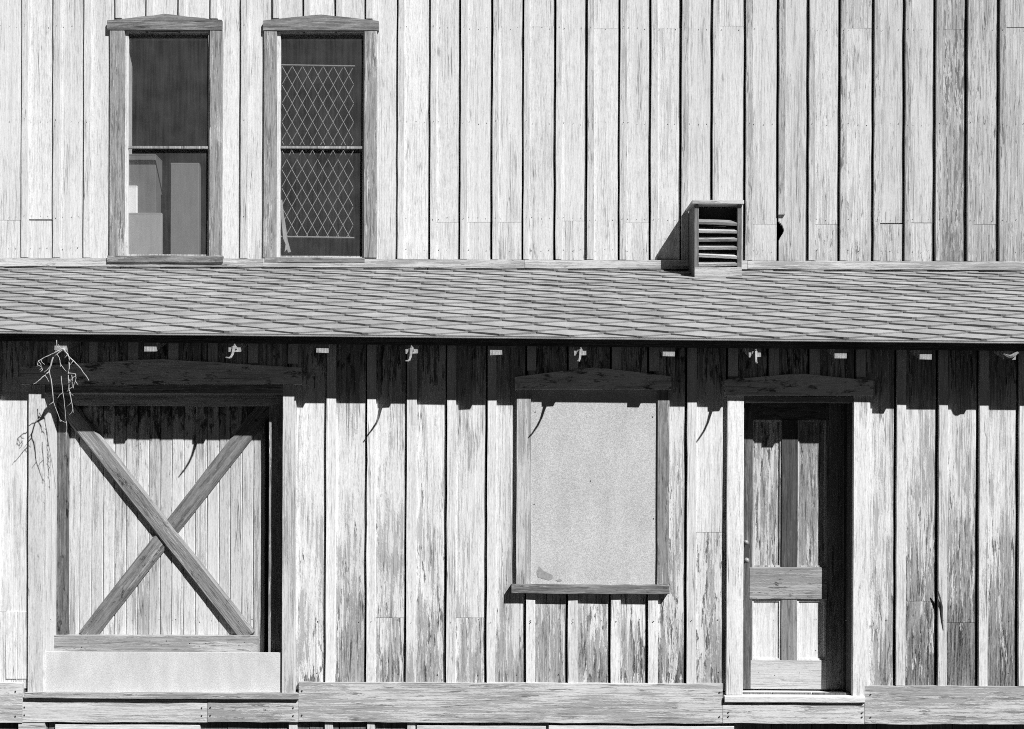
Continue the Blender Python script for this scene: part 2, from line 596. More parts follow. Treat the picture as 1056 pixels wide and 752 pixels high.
def upper_window(idx):
    first = idx == 0
    yo = YU - 0.024
    if first:
        L, Rr, a, b = 113, 230, 132, 214.5
        lin = (110.5, 21.5, 170, 14.8, 229, 21, 31)
        bot = 264
    else:
        L, Rr, a, b = 272, 389.5, 289, 374
        lin = (271.5, 21.5, 331, 15.2, 390.5, 22, 31.5)
        bot = 265.5
    mb = MB()
    yr = YU + 0.09
    xa, xb = PX(a - 4, 140, yo), PX(b + 1.5, 140, yo)
    zt, zb_ = PZ(a, 31.5, yo), PZ(a, bot, yo)
    mb.box(xa - 0.03, xa, YU - 0.002, yr + 0.06, zb_ - 0.02, zt, col=(0.35, 1, None))
    mb.box(xb, xb + 0.03, YU - 0.002, yr + 0.06, zb_ - 0.02, zt, col=(0.35, 1, None))
    mb.box(xa - 0.03, xb + 0.03, YU + 0.001, yr + 0.06, zt, zt + 0.03, col=(0.6, 0.45, None))  # head toned darker: shade under the lintel put into its colour
    win = mb.build('window', M['trim'], building, 'narrow upper sash window with boxes behind the lower pane' if first else 'narrow upper sash window with a wire lattice behind both panes')
    for (p, q, tn) in ((L, a - 4, 1.0), (b + 1.5, Rr - 1, 0.97)):
        mb = MB()
        casing(mb, p, q, 31.5, bot, yo, YU - 0.003, 0.58, tn * 0.93)
        mb.build('casing', M['trim'], win)
    mb = MB()
    mb.prism(lintel_pts(*lin, yo), yo - 0.005, YU - 0.001, col=(0.72, 0.9, None, 0.15))
    mb.build('lintel', M['lintel'], win)
    # sashes
    ys = YU + 0.006
    za, zb2 = zb_ + 0.006, zt - 0.003
    zm = PZ(a, 152.0, ys)
    fr = 0.013
    mb = MB()
    x0, x1 = xa + 0.004, xb - 0.004
    wl = (0.4, 0.8, None)
    mb.box(x0, x0 + fr, ys, ys + 0.014, zm, zb2, col=wl)
    mb.box(x1 - fr * 0.6, x1, ys, ys + 0.014, zm, zb2, col=wl)
    mb.box(x0 + fr, x1 - fr * .6, ys + 0.001, ys + 0.014, zb2 - 0.009, zb2, col=wl)
    mb.box(x0 + fr, x1 - fr * .6, ys - 0.003, ys + 0.014, zm - 0.010, zm + 0.011, col=(0.55, 0.85, None))
    mb.box(x0, x0 + fr, ys + 0.015, ys + 0.035, za, zm + 0.02, col=wl)
    mb.box(x1 - fr, x1, ys + 0.015, ys + 0.035, za, zm + 0.02, col=wl)
    mb.box(x0 + fr, x1 - fr, ys + 0.016, ys + 0.035, za, za + 0.022, col=wl)
    mb.build('sash', M['trim'], win)
    mb = MB()
    mb.box(x0 + fr * .8, x1 - fr * .5, ys + 0.006, ys + 0.009, zm + 0.0105, zb2 - 0.008)
    mb.build('pane', M['glass'], win)
    mb = MB()
    mb.box(x0 + fr * .8, x1 - fr * .8, ys + 0.020, ys + 0.023, za + 0.021, zm - 0.0095)
    mb.build('pane', M['glass'], win)
    # inner ledge
    mb = MB()
    mb.box(xa + 0.001, xb - 0.001, YU + 0.044, YU + 0.62, zb_ - 0.025, zb_ + 0.01, col=(0.5, 0.6, None))
    mb.build('ledge', M['dark_h'], win)
    if first:
        mb = MB()
        level(mb, 110.5, 229.5, 263.5, 270.5, YU - 0.045, YU + 0.1, 0.7, 0.8, jx=0.004)
        mb.build('sill', M['trim_h'], win)
    else:
        mb = MB()
        level(mb, 273, 376, 265.5, 270.5, YU - 0.034, YU + 0.1, 0.65, 0.75, jx=0.002)
        mb.build('sill', M['trim_h'], win)
    return win, zb_ + 0.01


win1, ledge_z = upper_window(0)
win2, ledge_z2 = upper_window(1)

# lattice of crossed wires behind the second window
mb = MB()
yl = YU + 0.060


def clipseg(p, q, bx):
    (x0, z0), (x1, z1) = p, q
    t0, t1 = 0.0, 1.0
    for (pp, dd, lo, hi) in ((x0, x1 - x0, bx[0], bx[1]), (z0, z1 - z0, bx[2], bx[3])):
        if abs(dd) < 1e-9:
            if pp < lo or pp > hi:
                return None
            continue
        a, b = (lo - pp) / dd, (hi - pp) / dd
        if a > b:
            a, b = b, a
        t0, t1 = max(t0, a), min(t1, b)
    if t1 - t0 < 0.01:
        return None
    return (x0 + (x1 - x0) * t0, z0 + (z1 - z0) * t0), (x0 + (x1 - x0) * t1, z0 + (z1 - z0) * t1)


for (ya, yb) in ((68, 149.5), (155, 245)):
    bx = (PX(291, 100, yl), PX(364.5, 100, yl), PZ(330, yb, yl), PZ(330, ya, yl))
    W, H = 10.6 * (D + yl) / F, 19.3 * (D + yl) / F
    for k in range(-14, 22):
        for sgn in (1, -1):
            xs = bx[0] + k * W + (W * 0.95)
            zz0, zz1 = bx[3], bx[2]
            dxx = sgn * (zz0 - zz1) / H * W
            s = clipseg((xs, zz0), (xs + dxx, zz1), bx)
            if s:
                yy = yl + (0.0 if sgn > 0 else 0.004)
                n = 4
                pth = [(s[0][0] + (s[1][0] - s[0][0]) * i / n + random.uniform(-0.0015, 0.0015), yy, s[0][1] + (s[1][1] - s[0][1]) * i / n) for i in range(n + 1)]
                mb.tube(pth, 0.0034, 4)
    for z in ((bx[3],) if ya == 68 else (bx[2],)):
        mb.tube([(bx[0] - 0.012, yl, z + 0.006), (bx[1] + 0.012, yl, z - 0.002)], 0.0075, 6)
mb.build('lattice', M['wire'], win2)

# things inside the windows
y1 = YU + 0.046


def carton(pxa, pxb, pya, pyb, y, depth, mat, label, zbase=None):
    x0, x1 = PX(pxa, pya, y), PX(pxb, pya, y)
    z1 = PZ(pxa, pya, y)
    z0 = zbase if zbase is not None else PZ(pxa, pyb, y)
    e = empty('cardboard_box', ((x0 + x1) / 2, y + depth / 2, z0))
    mb = MB()
    lid = 0.012
    for (zz0, zz1, g, nm) in ((z0, z1 - lid, 0.0, 'box_body'), (z1 - lid + 0.001, z1, -0.001, 'flap')):
        mb = MB()
        mb.board(x0 + g, x1 - g, y + g, y + depth, zz0, zz1, jx=0.0008, step=0.3, bev=0.004, col=(0.5, random.uniform(0.94, 1.04), None))
        o = mb.build(nm, mat, None)
        o.parent = e
        o.matrix_parent_inverse = e.matrix_basis.inverted()
    tag(e, label, 'box', 'boxes stored inside the upper window')
    return e


bpy.context.view_layer.update()
b1 = carton(131, 166.5, 219.5, 262, y1, 0.035, M['card_pale'], 'pale square cardboard box at bottom left behind the upper window pane', ledge_z)
z_b1 = PZ(131, 219.5, y1)
b2 = carton(128, 160.5, 159, 262, y1 + 0.04, 0.16, M['card_dark'], 'tall grey box standing behind the pale square box in the window', ledge_z)
b3 = carton(176, 205, 168, 262, y1 + 0.004, 0.14, M['card'], 'tall narrow cardboard box at the right inside the upper window', ledge_z)
b4 = carton(130, 141, 191.5, 219, y1 + 0.002, 0.03, M['white'], 'small white carton standing on the pale square box in the window', z_b1)

# torn curtain strip in the second window
mb = MB()
yc = YU + 0.046
pts = [(289, 206), (291, 206), (292.5, 220), (295, 235), (296.5, 247), (300, 260), (297, 260.5), (296, 257), (293.5, 260), (294.5, 252), (292, 246), (290, 225)]
mb.prism([P(x, y, yc) for x, y in pts], yc, yc + 0.003)
cs = mb.build('curtain_strip', M['cloth'], None)
tag(cs, 'torn pale strip of curtain hanging inside the latticed window', 'curtain')

# ------------------------------------------------------------------ lean-to roof
mb = MB()
nseg = 10
# deck, made deeper to add the dark band of shade under the eave
for i in range(nseg):
    xa, xb = XL - 0.2 + (XR - XL + 0.4) * i / nseg, XL - 0.2 + (XR - XL + 0.4) * (i + 1) / nseg
    vs = []
    for (y, dz) in ((-OV + 0.030, -0.006), (YT, -0.006), (YT, -0.06), (-OV + 0.030, -0.06)):
        for x in (xa, xb):
            vs.append((x, y, roof_z(y, x) + dz))
    fs = [(0, 1, 3, 2), (2, 3, 5, 4), (4, 5, 7, 6), (6, 7, 1, 0), (0, 2, 4, 6), (1, 7, 5, 3)]
    mb.add(vs, fs, 0, (0.7, 0.8, None))
roof = None
deck = mb
SW, SH = 0.452, 0.232
LEN = sqrt((YT + OV) ** 2 + (ZT - ZE) ** 2)
ca, sa = cos(PITCH), sin(PITCH)
STEPH = 0.0165
mb = MB()
rows = int(LEN / (SH / 2)) + 1
ncol = int((XR - XL + 0.4) / SW) + 1


def on_roof(x, s, h):
    """s = distance up the slope from the eave, h = height above the deck"""
    y = -OV + s * ca
    return (x, y - h * sa, roof_z(y, x) + h * ca)


for r in range(-1, rows):
    rowx = random.uniform(-0.004, 0.004)
    for c in range(ncol + 1):
        cx = XL - 0.2 + c * SW + (r % 2) * SW / 2 + rowx + random.uniform(-0.005, 0.005)
        sc = 0.112 + r * SH / 2 + random.uniform(-0.003, 0.003)      # height of this diamond's waist
        lift = random.uniform(-0.001, 0.006)
        tip = sc - SH / 2 + random.uniform(-0.005, 0.003)
        pts = [(cx - SW / 2, sc), (cx - SW / 4 + random.uniform(-.006, .006), (sc + tip) / 2 + random.uniform(-0.003, 0.003)), (cx - 0.018, tip + 0.004), (cx + 0.018, tip + 0.004), (cx + SW / 4 + random.uniform(-.006, .006), (sc + tip) / 2 + random.uniform(-0.003, 0.003)),
               (cx + SW / 2, sc), (cx + SW / 2, sc + SH * 0.52), (cx - SW / 2, sc + SH * 0.52)]
        # clip at the eave and at the wall
        pts = [(x, min(max(s, 0.0), LEN - 0.012)) for x, s in pts]
        if max(s for x, s in pts) - min(s for x, s in pts) < 0.02:
            continue

        def hh(s):
            return 0.004 + STEPH * max(0, (sc + SH * 0.55 - s) / (SH / 2)) * 0.62 + lift * (1 if s < sc else 0)
        n = len(pts)
        top = [on_roof(x, s, hh(s)) for x, s in pts]
        # slightly undercut butt edge
        bot = [on_roof(x, s, hh(s) - 0.016) for x, s in pts]
        fs = [tuple(range(n)), tuple(range(2 * n - 1, n - 1, -1))] + [(i, i + n, (i + 1) % n + n, (i + 1) % n) for i in range(n)]
        mb.add(top + bot, fs, 0, (0.5, random.uniform(0.86, 1.1), None))
roof = mb.build('shingle_roof', M['shingle'], building)
deck.build('roof_deck', M['dark_h'], roof)
# starter strip along the eave
mb = MB()
n = 60
for i in range(n):
    xa, xb = XL - 0.2 + (XR - XL + 0.4) * i / n, XL - 0.2 + (XR - XL + 0.4) * (i + 1) / n
    vs = []
    for (s, h) in ((-0.013, 0.005), (0.16, 0.004), (0.16, -0.002), (-0.013, 0.0)):
        for x in (xa, xb):
            vs.append(on_roof(x, s, h))
    mb.add(vs, [(0, 1, 3, 2), (2, 3, 5, 4), (4, 5, 7, 6), (6, 7, 1, 0)], 0, (0.5, 1.0, None))
mb.build('starter_strip', M['shingle'], roof)

# rafters with exposed tails
tails = [63, 155, 242, 333, 424, 511, 598, 690, 778, 867, 955, 1042]
sp = 89
tails = [t for t in (-205, -116, -27)] + tails + [1131, 1220]
RY = -OV + 0.037
mb = MB()
hw = 0.040
zt0, zt1 = -0.031 / cos(0) , 0
RD = 0.086
vs = []
for y in (RY, YU - 0.04):
    zt = (y - RY) * TP
    for (x, dz) in ((-hw, -RD), (hw, -RD), (hw, 0), (-hw, 0)):
        vs.append((x, y, zt + dz))
mb.add(vs, [(0, 1, 2, 3), (7, 6, 5, 4), (0, 4, 5, 1), (1, 5, 6, 2), (2, 6, 7, 3), (3, 7, 4, 0)], 0, (0.35, 0.85, 0.3))
raf0 = mb.build('rafter', M['trim'], building)
hooks_on = {63: 0, 242: 1, 424: 1, 598: 1, 778: 1}
# one iron gutter hook
mb = MB()


def hook_path(sc=1.0):
    return [(0.004, 0.03, 0.03), (0.002, -0.006, 0.02), (0.0, -0.018, 0.0), (-0.002, -0.026, -0.025), (-0.004, -0.036, -0.055), (-0.006, -0.058, -0.078), (-0.010, -0.09, -0.090), (-0.015, -0.128, -0.094)]


mb.tube(hook_path(), [0.012, 0.013, 0.012, 0.010, 0.0085, 0.007, 0.006, 0.004], 6)
mb.box(-0.020, 0.014, -0.006, 0.0, -0.010, 0.012)
hook0 = mb.build('gutter_hook', M['iron'], None)
firstr, firsth = True, True
for t in tails:
    x = PX(t, 360, RY)
    if firstr:
        o = raf0
        firstr = False
    else:
        o = raf0.copy()
        COL.objects.link(o)
        o.parent = building
    o.location = (x, 0, 0)
    # geometry is built with y in world terms
    o.location.z = roof_z(RY, x) - 0.034 + random.uniform(-0.004, 0.003)
    o.rotation_euler = (0, random.uniform(-0.06, 0.06), 0)
    if hooks_on.get(t):
        if firsth:
            h = hook0
            firsth = False
        else:
            h = hook0.copy()
            COL.objects.link(h)
        h.parent = o
        h.location = (0.002, RY, -RD + 0.028)
        h.rotation_euler = (random.uniform(-0.1, 0.1), random.uniform(-0.08, 0.08), random.uniform(-0.15, 0.15))

# ------------------------------------------------------------------ lower wall
lo_lines = [-12, 8, 48, 90, 131, 172, 213, 254, 295, 335, 376.7, 417.6, 459, 500.5, 541, 584, 628, 666.5, 706, 748, 790, 832, 880, 921.6, 964.7, 1006.5, 1047.5]
lo_lines[1] = 7
while lo_lines[0] > -400:
    lo_lines.insert(0, lo_lines[0] - 41.3)
while lo_lines[-1] < 1460:
    lo_lines.append(lo_lines[-1] + 41.3)
lo_lines = [l for l in lo_lines if l != 7]
BARN = (PX(45, 560), PX(291, 560), PZ(165, 716, 0), PZ(165, 405, 0))
DOOR = (PX(767, 560), PX(879, 560), PZ(820, 720, 0), PZ(820, 412, 0))
openings = [BARN, DOOR]
batten_holes = [(PX(24, 560), PX(308, 560), PZ(165, 724, 0), PZ(165, 375, 0)),
                (PX(746, 560), PX(900, 560), PZ(820, 726, 0), PZ(820, 389, 0)),
                (PX(529, 560), PX(692, 560), PZ(610, 606, 0), PZ(610, 383, 0))]
LZ1 = roof_z(0.0) - 0.055
LJ = {376.7: 637, 459: 637, 706: 549, 921.6: 620, -12: 631, 964.7: 642}
mb = MB()
for i in range(len(lo_lines) - 1):
    px = lo_lines[i]
    x0, x1 = PX(px + 2.2, 560), PX(lo_lines[i + 1] + 0.4, 560)
    if x0 < XL or x1 > XR:
        continue
    cuts = [Z_BASE_T - 0.05, LZ1]
    for k, v in LJ.items():
        if abs(k - px) < 1:
            cuts.insert(1, PZ(px, v))
    base = 0.20 + random.uniform(-0.05, 0.05)
    low = 0.30 + random.uniform(-0.05, 0.10)
    if 280 < px < 520:
        low += 0.05
    if 560 < px < 700:
        low += 0.12
    if 900 < px < 1100:
        low += 0.24
        base += 0.05
    if px < 40:
        low -= 0.2
    for q in range(len(cuts) - 1):
        extra = random.uniform(0.0, 0.12) if q == 0 and len(cuts) > 2 else 0

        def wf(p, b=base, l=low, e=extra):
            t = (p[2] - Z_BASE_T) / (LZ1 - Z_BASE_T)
            return b + e + l * max(0.0, 1 - t / 0.85) + (0.38 * max(0, min(1, (t - 0.78) / 0.10)))  # boards turn darker in a band along the top
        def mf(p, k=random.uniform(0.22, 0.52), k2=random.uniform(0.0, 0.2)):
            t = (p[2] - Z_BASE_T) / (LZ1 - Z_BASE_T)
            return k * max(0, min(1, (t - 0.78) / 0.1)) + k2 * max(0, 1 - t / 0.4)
        for (a, b, c, d) in carve(x0 + 0.002, x1 - 0.002, cuts[q] + 0.001, cuts[q + 1] - 0.001, openings):
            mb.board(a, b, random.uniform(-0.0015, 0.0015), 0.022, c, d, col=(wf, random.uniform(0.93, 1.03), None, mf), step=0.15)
    nails(mb, (x0 + 0.05, x1 - 0.05), PZ(px, 640), 0.0)
    nails(mb, (x0 + 0.05, x1 - 0.05), PZ(px, 695), 0.0)
for i, px in enumerate(lo_lines):
    bx = PX(px + 1.8, 560)
    if bx < XL or bx + .07 > XR:
        continue
    w = random.uniform(0.060, 0.068)
    wear = 0.08 + random.uniform(-0.06, 0.14)
    holes = batten_holes
    for (a, b, c, d) in carve(bx, bx + w, Z_BASE_T - 0.004, LZ1, holes):
        if b - a < 0.03:
            continue

        def wf2(p, w0=wear, l=random.uniform(0.05, 0.25)):
            t = (p[2] - Z_BASE_T) / (LZ1 - Z_BASE_T)
            return w0 + l * max(0.0, 1 - t / 0.5)
        mb.board(a, b, -random.uniform(0.019, 0.023), -0.0018, c, d, jx=0.002, col=(wf2, random.uniform(0.86, 1.05), None), bev=0.0012)
        nails(mb, (bx + w * 0.5,), PZ(px, 640), -0.0235)
# narrow filler boards seen beside the frames
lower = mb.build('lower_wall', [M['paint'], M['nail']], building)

# patched short board at the far left
mb = MB()
casing(mb, 6, 17, 631, 700, -0.006, 0.0, 0.05, 1.02)
casing(mb, 18, 27, 631, 700, -0.005, 0.0, 0.22, 1.02)
mb.build('patch_board', M['paint'], lower)
# splinter lifting off a batten
mb = MB()
pa = [P(966.8, 609, -0.03), P(969, 616, -0.03), P(971.5, 626, -0.028), P(971.8, 640, -0.025), P(973, 650, -0.024)]
ys_ = [-0.040, -0.034, -0.028, -0.023, -0.023]
mb.tube([(p[0], y, p[1]) for p, y in zip(pa, ys_)], [0.003, 0.006, 0.007, 0.005, 0.002], 5)
mb.build('splinter', M['dark_z'], lower)

# base boards
yb = -0.03


def base_piece(a, b, t, bt, wear, tone, ox=0.0):
    mb = MB()
    level(mb, a + 0.2, b - 0.2, t, bt, yb + ox, -0.0005, wear, tone, jx=0.003, step=0.12)
    x0, x1 = PX(a, t), PX(b, t)
    for xx in (x0 + 0.03, x1 - 0.03):
        for py in (t + 8, bt - 8):
            mb.disc(xx, PZ((a + b) / 2, py), yb + ox - 0.004, 0.006)
    return mb.build('base_board', [M['trim_h'], M['nail']], building)


base_piece(-400, 23, 703.5, 745, 0.35, 1.05)
base_piece(23, 214, 721, 745, 0.22, 1.0, 0.003)
base_piece(214, 308, 721, 745, 0.5, 0.92)
base_piece(308, 745.5, 704.5, 745.5, 0.46, 0.98)
base_piece(745.5, 891.5, 726, 746.3, 0.4, 1.0, -0.002)
base_piece(891.5, 1450, 708.5, 748, 0.5, 0.95)

# foundation behind the base board
mb = MB()
x = XL
while x < XR:
    w = random.uniform(0.2, 0.3)
    mb.board(x + 0.003, min(x + w, XR) - 0.003, 0.006 + random.uniform(-0.002, 0.003), 0.02, -0.05, Z_BASE_T - 0.06, col=(0.75, random.uniform(0.5, 0.8), None))
    x += w
for px in (302, 339, 382.5, 424):
    casing(mb, px - 4.2, px + 4.2, 735, 800, -0.012, 0.004, 0.1, 1.0)
mb.build('foundation_boards', M['trim'], building)
mb = MB()
level(mb, 57, 206, 747.6, 775, -0.016, 0.004, 0.02, 1.05)
mb.build('skirt_board', M['trim_h'], building)
mb = MB()
level(mb, 430, 563, 748.6, 775, -0.014, 0.004, 0.25, 0.95)
mb.build('skirt_board', M['trim_h'], building)
mb = MB()
level(mb, 566, 757, 748.6, 775, -0.016, 0.004, 0.02, 1.05)
mb.build('skirt_board', M['trim_h'], building)
mb = MB()
level(mb, 19, 46, 744, 775, -0.022, 0.004, 0.2, 1.0)
mb.build('skirt_board', M['trim_h'], building)

# ------------------------------------------------------------------ barn door
yc = -0.03
mb = MB()
xj0, xj1 = PX(45.3, 560, yc), PX(291, 560, yc)
zj0, zj1_ = PZ(165, 714, 0), PZ(165, 405.5, 0)
mb.box(xj0 - 0.03, xj0, 0.0005, 0.26, zj0, zj1_, col=(0.0, 1.05, None))
mb.box(xj1, xj1 + 0.03, 0.0005, 0.26, zj0, zj1_, col=(0.5, 0.8, None))
mb.box(xj0 - .03, xj1 + .03, 0.051, 0.26, zj1_, zj1_ + 0.03, col=(0.6, 0.8, None))
bframe = mb.build('door_frame', M['trim'], building, 'wide weathered frame round the X-braced door')
for (p, q, wr) in ((29, 45.3, 0.22), (291, 304.5, 0.34)):
    mb = MB()
    casing(mb, p, q, 397, 714.5, yc, -0.0005, wr, 1.0)
    mb.build('casing', M['trim'], bframe)
mb = MB()
mb.prism(lintel_pts(22, 379, 165, 370.5, 311, 379.5, 396.5, yc), yc - 0.012, -0.0005, col=(0.14, 1.65, None, 0.44))
mb.build('lintel', M['lintel'], bframe)
mb = MB()
level(mb, 47, 297, 397, 405.5, -0.026, 0.05, 0.55, 0.9)
mb.build('drip_board', M['lintel'], bframe)
mb = MB()
level(mb, 25, 307.5, 714.8, 720.8, -0.052, 0.16, 0.5, 0.85, jx=0.002)
mb.build('sill', M['trim_h'], bframe)
# head and side posts set back
mb = MB()
yp = 0.15
level(mb, 52, 291, 404, 418.5, yp, yp + 0.03, 0.4, 1.0, 0.25)
mb.build('head_board', M['trim_h'], bframe)
mb = MB()
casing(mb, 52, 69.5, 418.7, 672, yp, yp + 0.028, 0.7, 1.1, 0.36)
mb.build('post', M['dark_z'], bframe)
mb = MB()
casing(mb, 277, 298, 418.7, 680, yp - 0.06, yp + 0.028, 0.6, 0.95)
mb.build('post', M['trim'], bframe)
# white panel closing the foot of the opening
mb = MB()
zpt = PZ(165, 672.8, -0.012)
mb.box(PX(45.8, 690, -0.012), PX(289.6, 690, -0.012), -0.012, 0.008, PZ(165, 714.2, -0.012), zpt)
mb.build('foot_panel', M['panel2'], bframe)
# door leaf of planks
yk = 0.18
mb = MB()
edges = [57]
x = 70.0
while x < 276:
    edges.append(x)
    x += random.uniform(11.6, 12.8)
zp0, zp1 = PZ(165, 690, yk), PZ(165, 414, yk)
for a, b in zip(edges[:-1], edges[1:]):
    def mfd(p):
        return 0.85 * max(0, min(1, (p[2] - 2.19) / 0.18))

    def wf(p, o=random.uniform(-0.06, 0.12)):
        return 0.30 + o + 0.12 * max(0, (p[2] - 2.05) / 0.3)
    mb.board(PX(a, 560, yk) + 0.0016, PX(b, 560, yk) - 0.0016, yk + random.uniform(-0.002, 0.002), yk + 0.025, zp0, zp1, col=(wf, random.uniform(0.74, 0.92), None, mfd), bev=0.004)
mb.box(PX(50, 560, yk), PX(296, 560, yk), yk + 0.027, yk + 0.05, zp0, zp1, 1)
bdoor = mb.build('barn_door', [M['paint'], M['void']], building, 'plank door with a crossed X brace, grey weathered timber')


def brace(p0, p1, wdt, y0, y1, wear, tone):
    (xa, za), (xb, zb_) = P(*p0, y0), P(*p1, y0)
    L = sqrt((xb - xa) ** 2 + (zb_ - za) ** 2)
    ang = atan2(zb_ - za, xb - xa)
    mb = MB()
    c = ((xa + xb) / 2, 0, (za + zb_) / 2)
    mb.board(c[0] - L / 2, c[0] + L / 2, y0, y1, c[2] - wdt / 2, c[2] + wdt / 2, axis='x', col=(wear, tone, None, 0.30), bev=0.014, jx=0.002, jy=0.001)
    o = mb.build('brace', M['brace'], bdoor, loc=c, roty=0)
    o.rotation_euler = (0, -ang, 0)
    return o


M['brace'] = wood('grey_brace_wood', 'x', 0.52, 0.10, 0.36, bias=0.2)
brace((60, 409), (255, 657), 0.122, yk - 0.036, yk - 0.003, 0.55, 0.95)['label'] = 'upper timber of the X, running down to the right'
brace((88, 657), (279, 413), 0.122, yk - 0.022, yk - 0.0025, 0.6, 0.85)['label'] = 'lower timber of the X, running up to the right'
mb = MB()
level(mb, 52, 265.5, 655.5, 676, yk - 0.062, yk - 0.003, 0.5, 0.92)
mb.build('bottom_rail', M['trim_h'], bdoor)

# ------------------------------------------------------------------ boarded window
mb = MB()
mb.box(PX(547.4, 500, -0.016), PX(677.6, 500, -0.016), -0.016, -0.001, PZ(612, 603.5, -0.016), PZ(612, 402, -0.016))
for px_, py_ in ((552, 425), (551, 520), (673, 430), (674, 535), (609, 496)):
    x_, z_ = P(px_, py_, -0.016)
    mb.disc(x_, z_, -0.0185, 0.0042, 1)
bw = mb.build('boarded_window', [M['panel'], M['nail']], building, 'boarded-up lower window covered with a pale speckled panel')
for (p, q, wr, tn) in ((532.5, 547, 0.34, 0.9), (678, 690, 0.6, 0.75)):
    mb = MB()
    casing(mb, p, q, 402, 603, -0.03, -0.0005, wr, tn)
    mb.build('casing', M['trim'], bw)
mb = MB()
mb.prism(lintel_pts(531, 389, 613, 379, 692, 388.5, 402, -0.03), -0.042, -0.0005, col=(0.14, 1.65, None, 0.44))
mb.build('lintel', M['lintel'], bw)
mb = MB()
mb.prism([P(x, y, -0.017) for x, y in ((553.5, 590), (556, 584), (561, 589), (570, 593), (570, 597), (566, 598.5), (558, 596.5), (554, 595))], -0.0175, -0.0155)
mb.prism([P(x, y, -0.017) for x, y in ((573, 598.5), (578, 597), (580, 599), (576, 600))], -0.0175, -0.0155)
mb.build('torn_patch', M['torn'], bw)
mb = MB()
level(mb, 527.5, 690.5, 603.3, 612.5, -0.056, -0.0005, 0.75, 0.75, 0.25, jx=0.004, step=0.1)
mb.build('sill', M['trim_h'], bw)

# ------------------------------------------------------------------ panelled door
yd = 0.15
mb = MB()
xd0, xd1 = PX(766.5, 560, -0.03), PX(880, 560, -0.03)
zd0, zd1 = PZ(820, 713, 0.05), PZ(820, 413, 0)
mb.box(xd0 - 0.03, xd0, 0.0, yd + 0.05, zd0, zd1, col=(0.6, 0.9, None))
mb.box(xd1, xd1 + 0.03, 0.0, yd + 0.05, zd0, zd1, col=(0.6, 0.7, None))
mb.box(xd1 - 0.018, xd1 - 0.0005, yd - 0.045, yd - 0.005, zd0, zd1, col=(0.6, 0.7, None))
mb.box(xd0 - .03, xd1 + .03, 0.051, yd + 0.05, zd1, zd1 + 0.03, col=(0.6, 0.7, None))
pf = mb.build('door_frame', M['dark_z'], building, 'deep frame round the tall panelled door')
for (p, q, t, b, wr) in ((749.5, 766.5, 408.5, 716.5, 0.2), (880, 896.8, 408.5, 719, 0.28)):
    mb = MB()
    casing(mb, p, q, t, b, -0.03, -0.0005, wr, 1.0)
    mb.build('casing', M['paint'], pf)
mb = MB()
mb.prism(lintel_pts(747.5, 392, 823, 385.5, 900, 393, 408.5, -0.03), -0.042, -0.0005, col=(0.14, 1.65, None, 0.44))
mb.build('lintel', M['lintel'], pf)
mb = MB()
level(mb, 766, 880, 409, 414.5, -0.026, 0.05, 0.55, 0.9)
mb.build('drip_board', M['lintel'], pf)
mb = MB()
zs = PZ(820, 712.6, yd)
mb.board(PX(747.5, 718, -0.05), PX(892, 718, -0.05), -0.05, yd + 0.06, zs - 0.05, zs, axis='x', col=(0.1, 1.0, None), jx=0.0015, bev=0.008)
mb.build('sill', M['trim_h'], pf)

M['door'] = wood('grey_door_wood', 'z', 0.46, 0.07, 0.34, bias=0.1)
M['door_h'] = wood('grey_door_rail_wood', 'x', 0.46, 0.09, 0.36, bias=0.1)
mb = MB()
zt_, zb_ = PZ(814, 416, yd), zs + 0.012
xs = [PX(q, 560, yd) for q in (756, 776, 806, 822.5, 852, 872)]
zr = [PZ(814, q, yd) for q in (433, 585, 618.5, 681)]
mb.board(xs[0], xs[1], yd, yd + 0.04, zb_, zt_, col=(0.75, 0.7, None))
mb.board(xs[4], xs[5], yd, yd + 0.04, zb_, zt_, col=(0.5, 0.85, None))
mb.board(xs[2], xs[3], yd, yd + 0.04, zr[1] + 0.001, zr[0] - .001, col=(0.85, 0.5, None, 0.2))
mb.board(xs[2], xs[3], yd, yd + 0.04, zr[3] + 0.001, zr[2] - .001, col=(0.4, 0.9, None))
door = mb.build('panelled_door', M['door'], building, 'weathered four-panel door with a dark middle stile')
mb = MB()
mb.board(xs[1] + .001, xs[4] - .001, yd + 0.0005, yd + 0.04, zr[0], zt_, axis='x', col=(0.75, 0.55, None, 0.4))
mb.build('rail', M['door_h'], door)
mb = MB()
mb.board(xs[1] - .02, xs[4] + .006, yd - 0.003, yd + 0.04, zr[2], zr[1], axis='x', col=(0.5, 1.0, None, 0.25), bev=0.005)
mb.build('rail', M['door_h'], door)
mb = MB()
mb.board(xs[1] - .01, xs[4] + .004, yd - 0.002, yd + 0.04, zb_, zr[3], axis='x', col=(0.2, 1.25, None))
mb.build('rail', M['door_h'], door)


def panel(x0, x1, z0, z1, mat, wear, tone, md=0.05):
    mb = MB()
    yq = yd + 0.018
    mb.board(x0 - 0.004, x1 + 0.004, yq, yq + 0.012, z0 - 0.004, z1 + 0.004, col=(wear, tone, None, md), jx=0, step=0.1)
    # moulding round the panel
    q = 0.012
    for (a, b, c, d) in ((x0 + .0005, x0 + q, z0 + .0005, z1 - .0005), (x1 - q, x1 - .0005, z0 + .0005, z1 - .0005), (x0 + q + .0005, x1 - q - .0005, z0 + .0005, z0 + q), (x0 + q + .0005, x1 - q - .0005, z1 - q, z1 - .0005)):
        mb.box(a, b, yq - 0.009, yq + 0.001, c, d, col=(wear - 0.1, tone, None))
    mb.build('panel', mat, door)


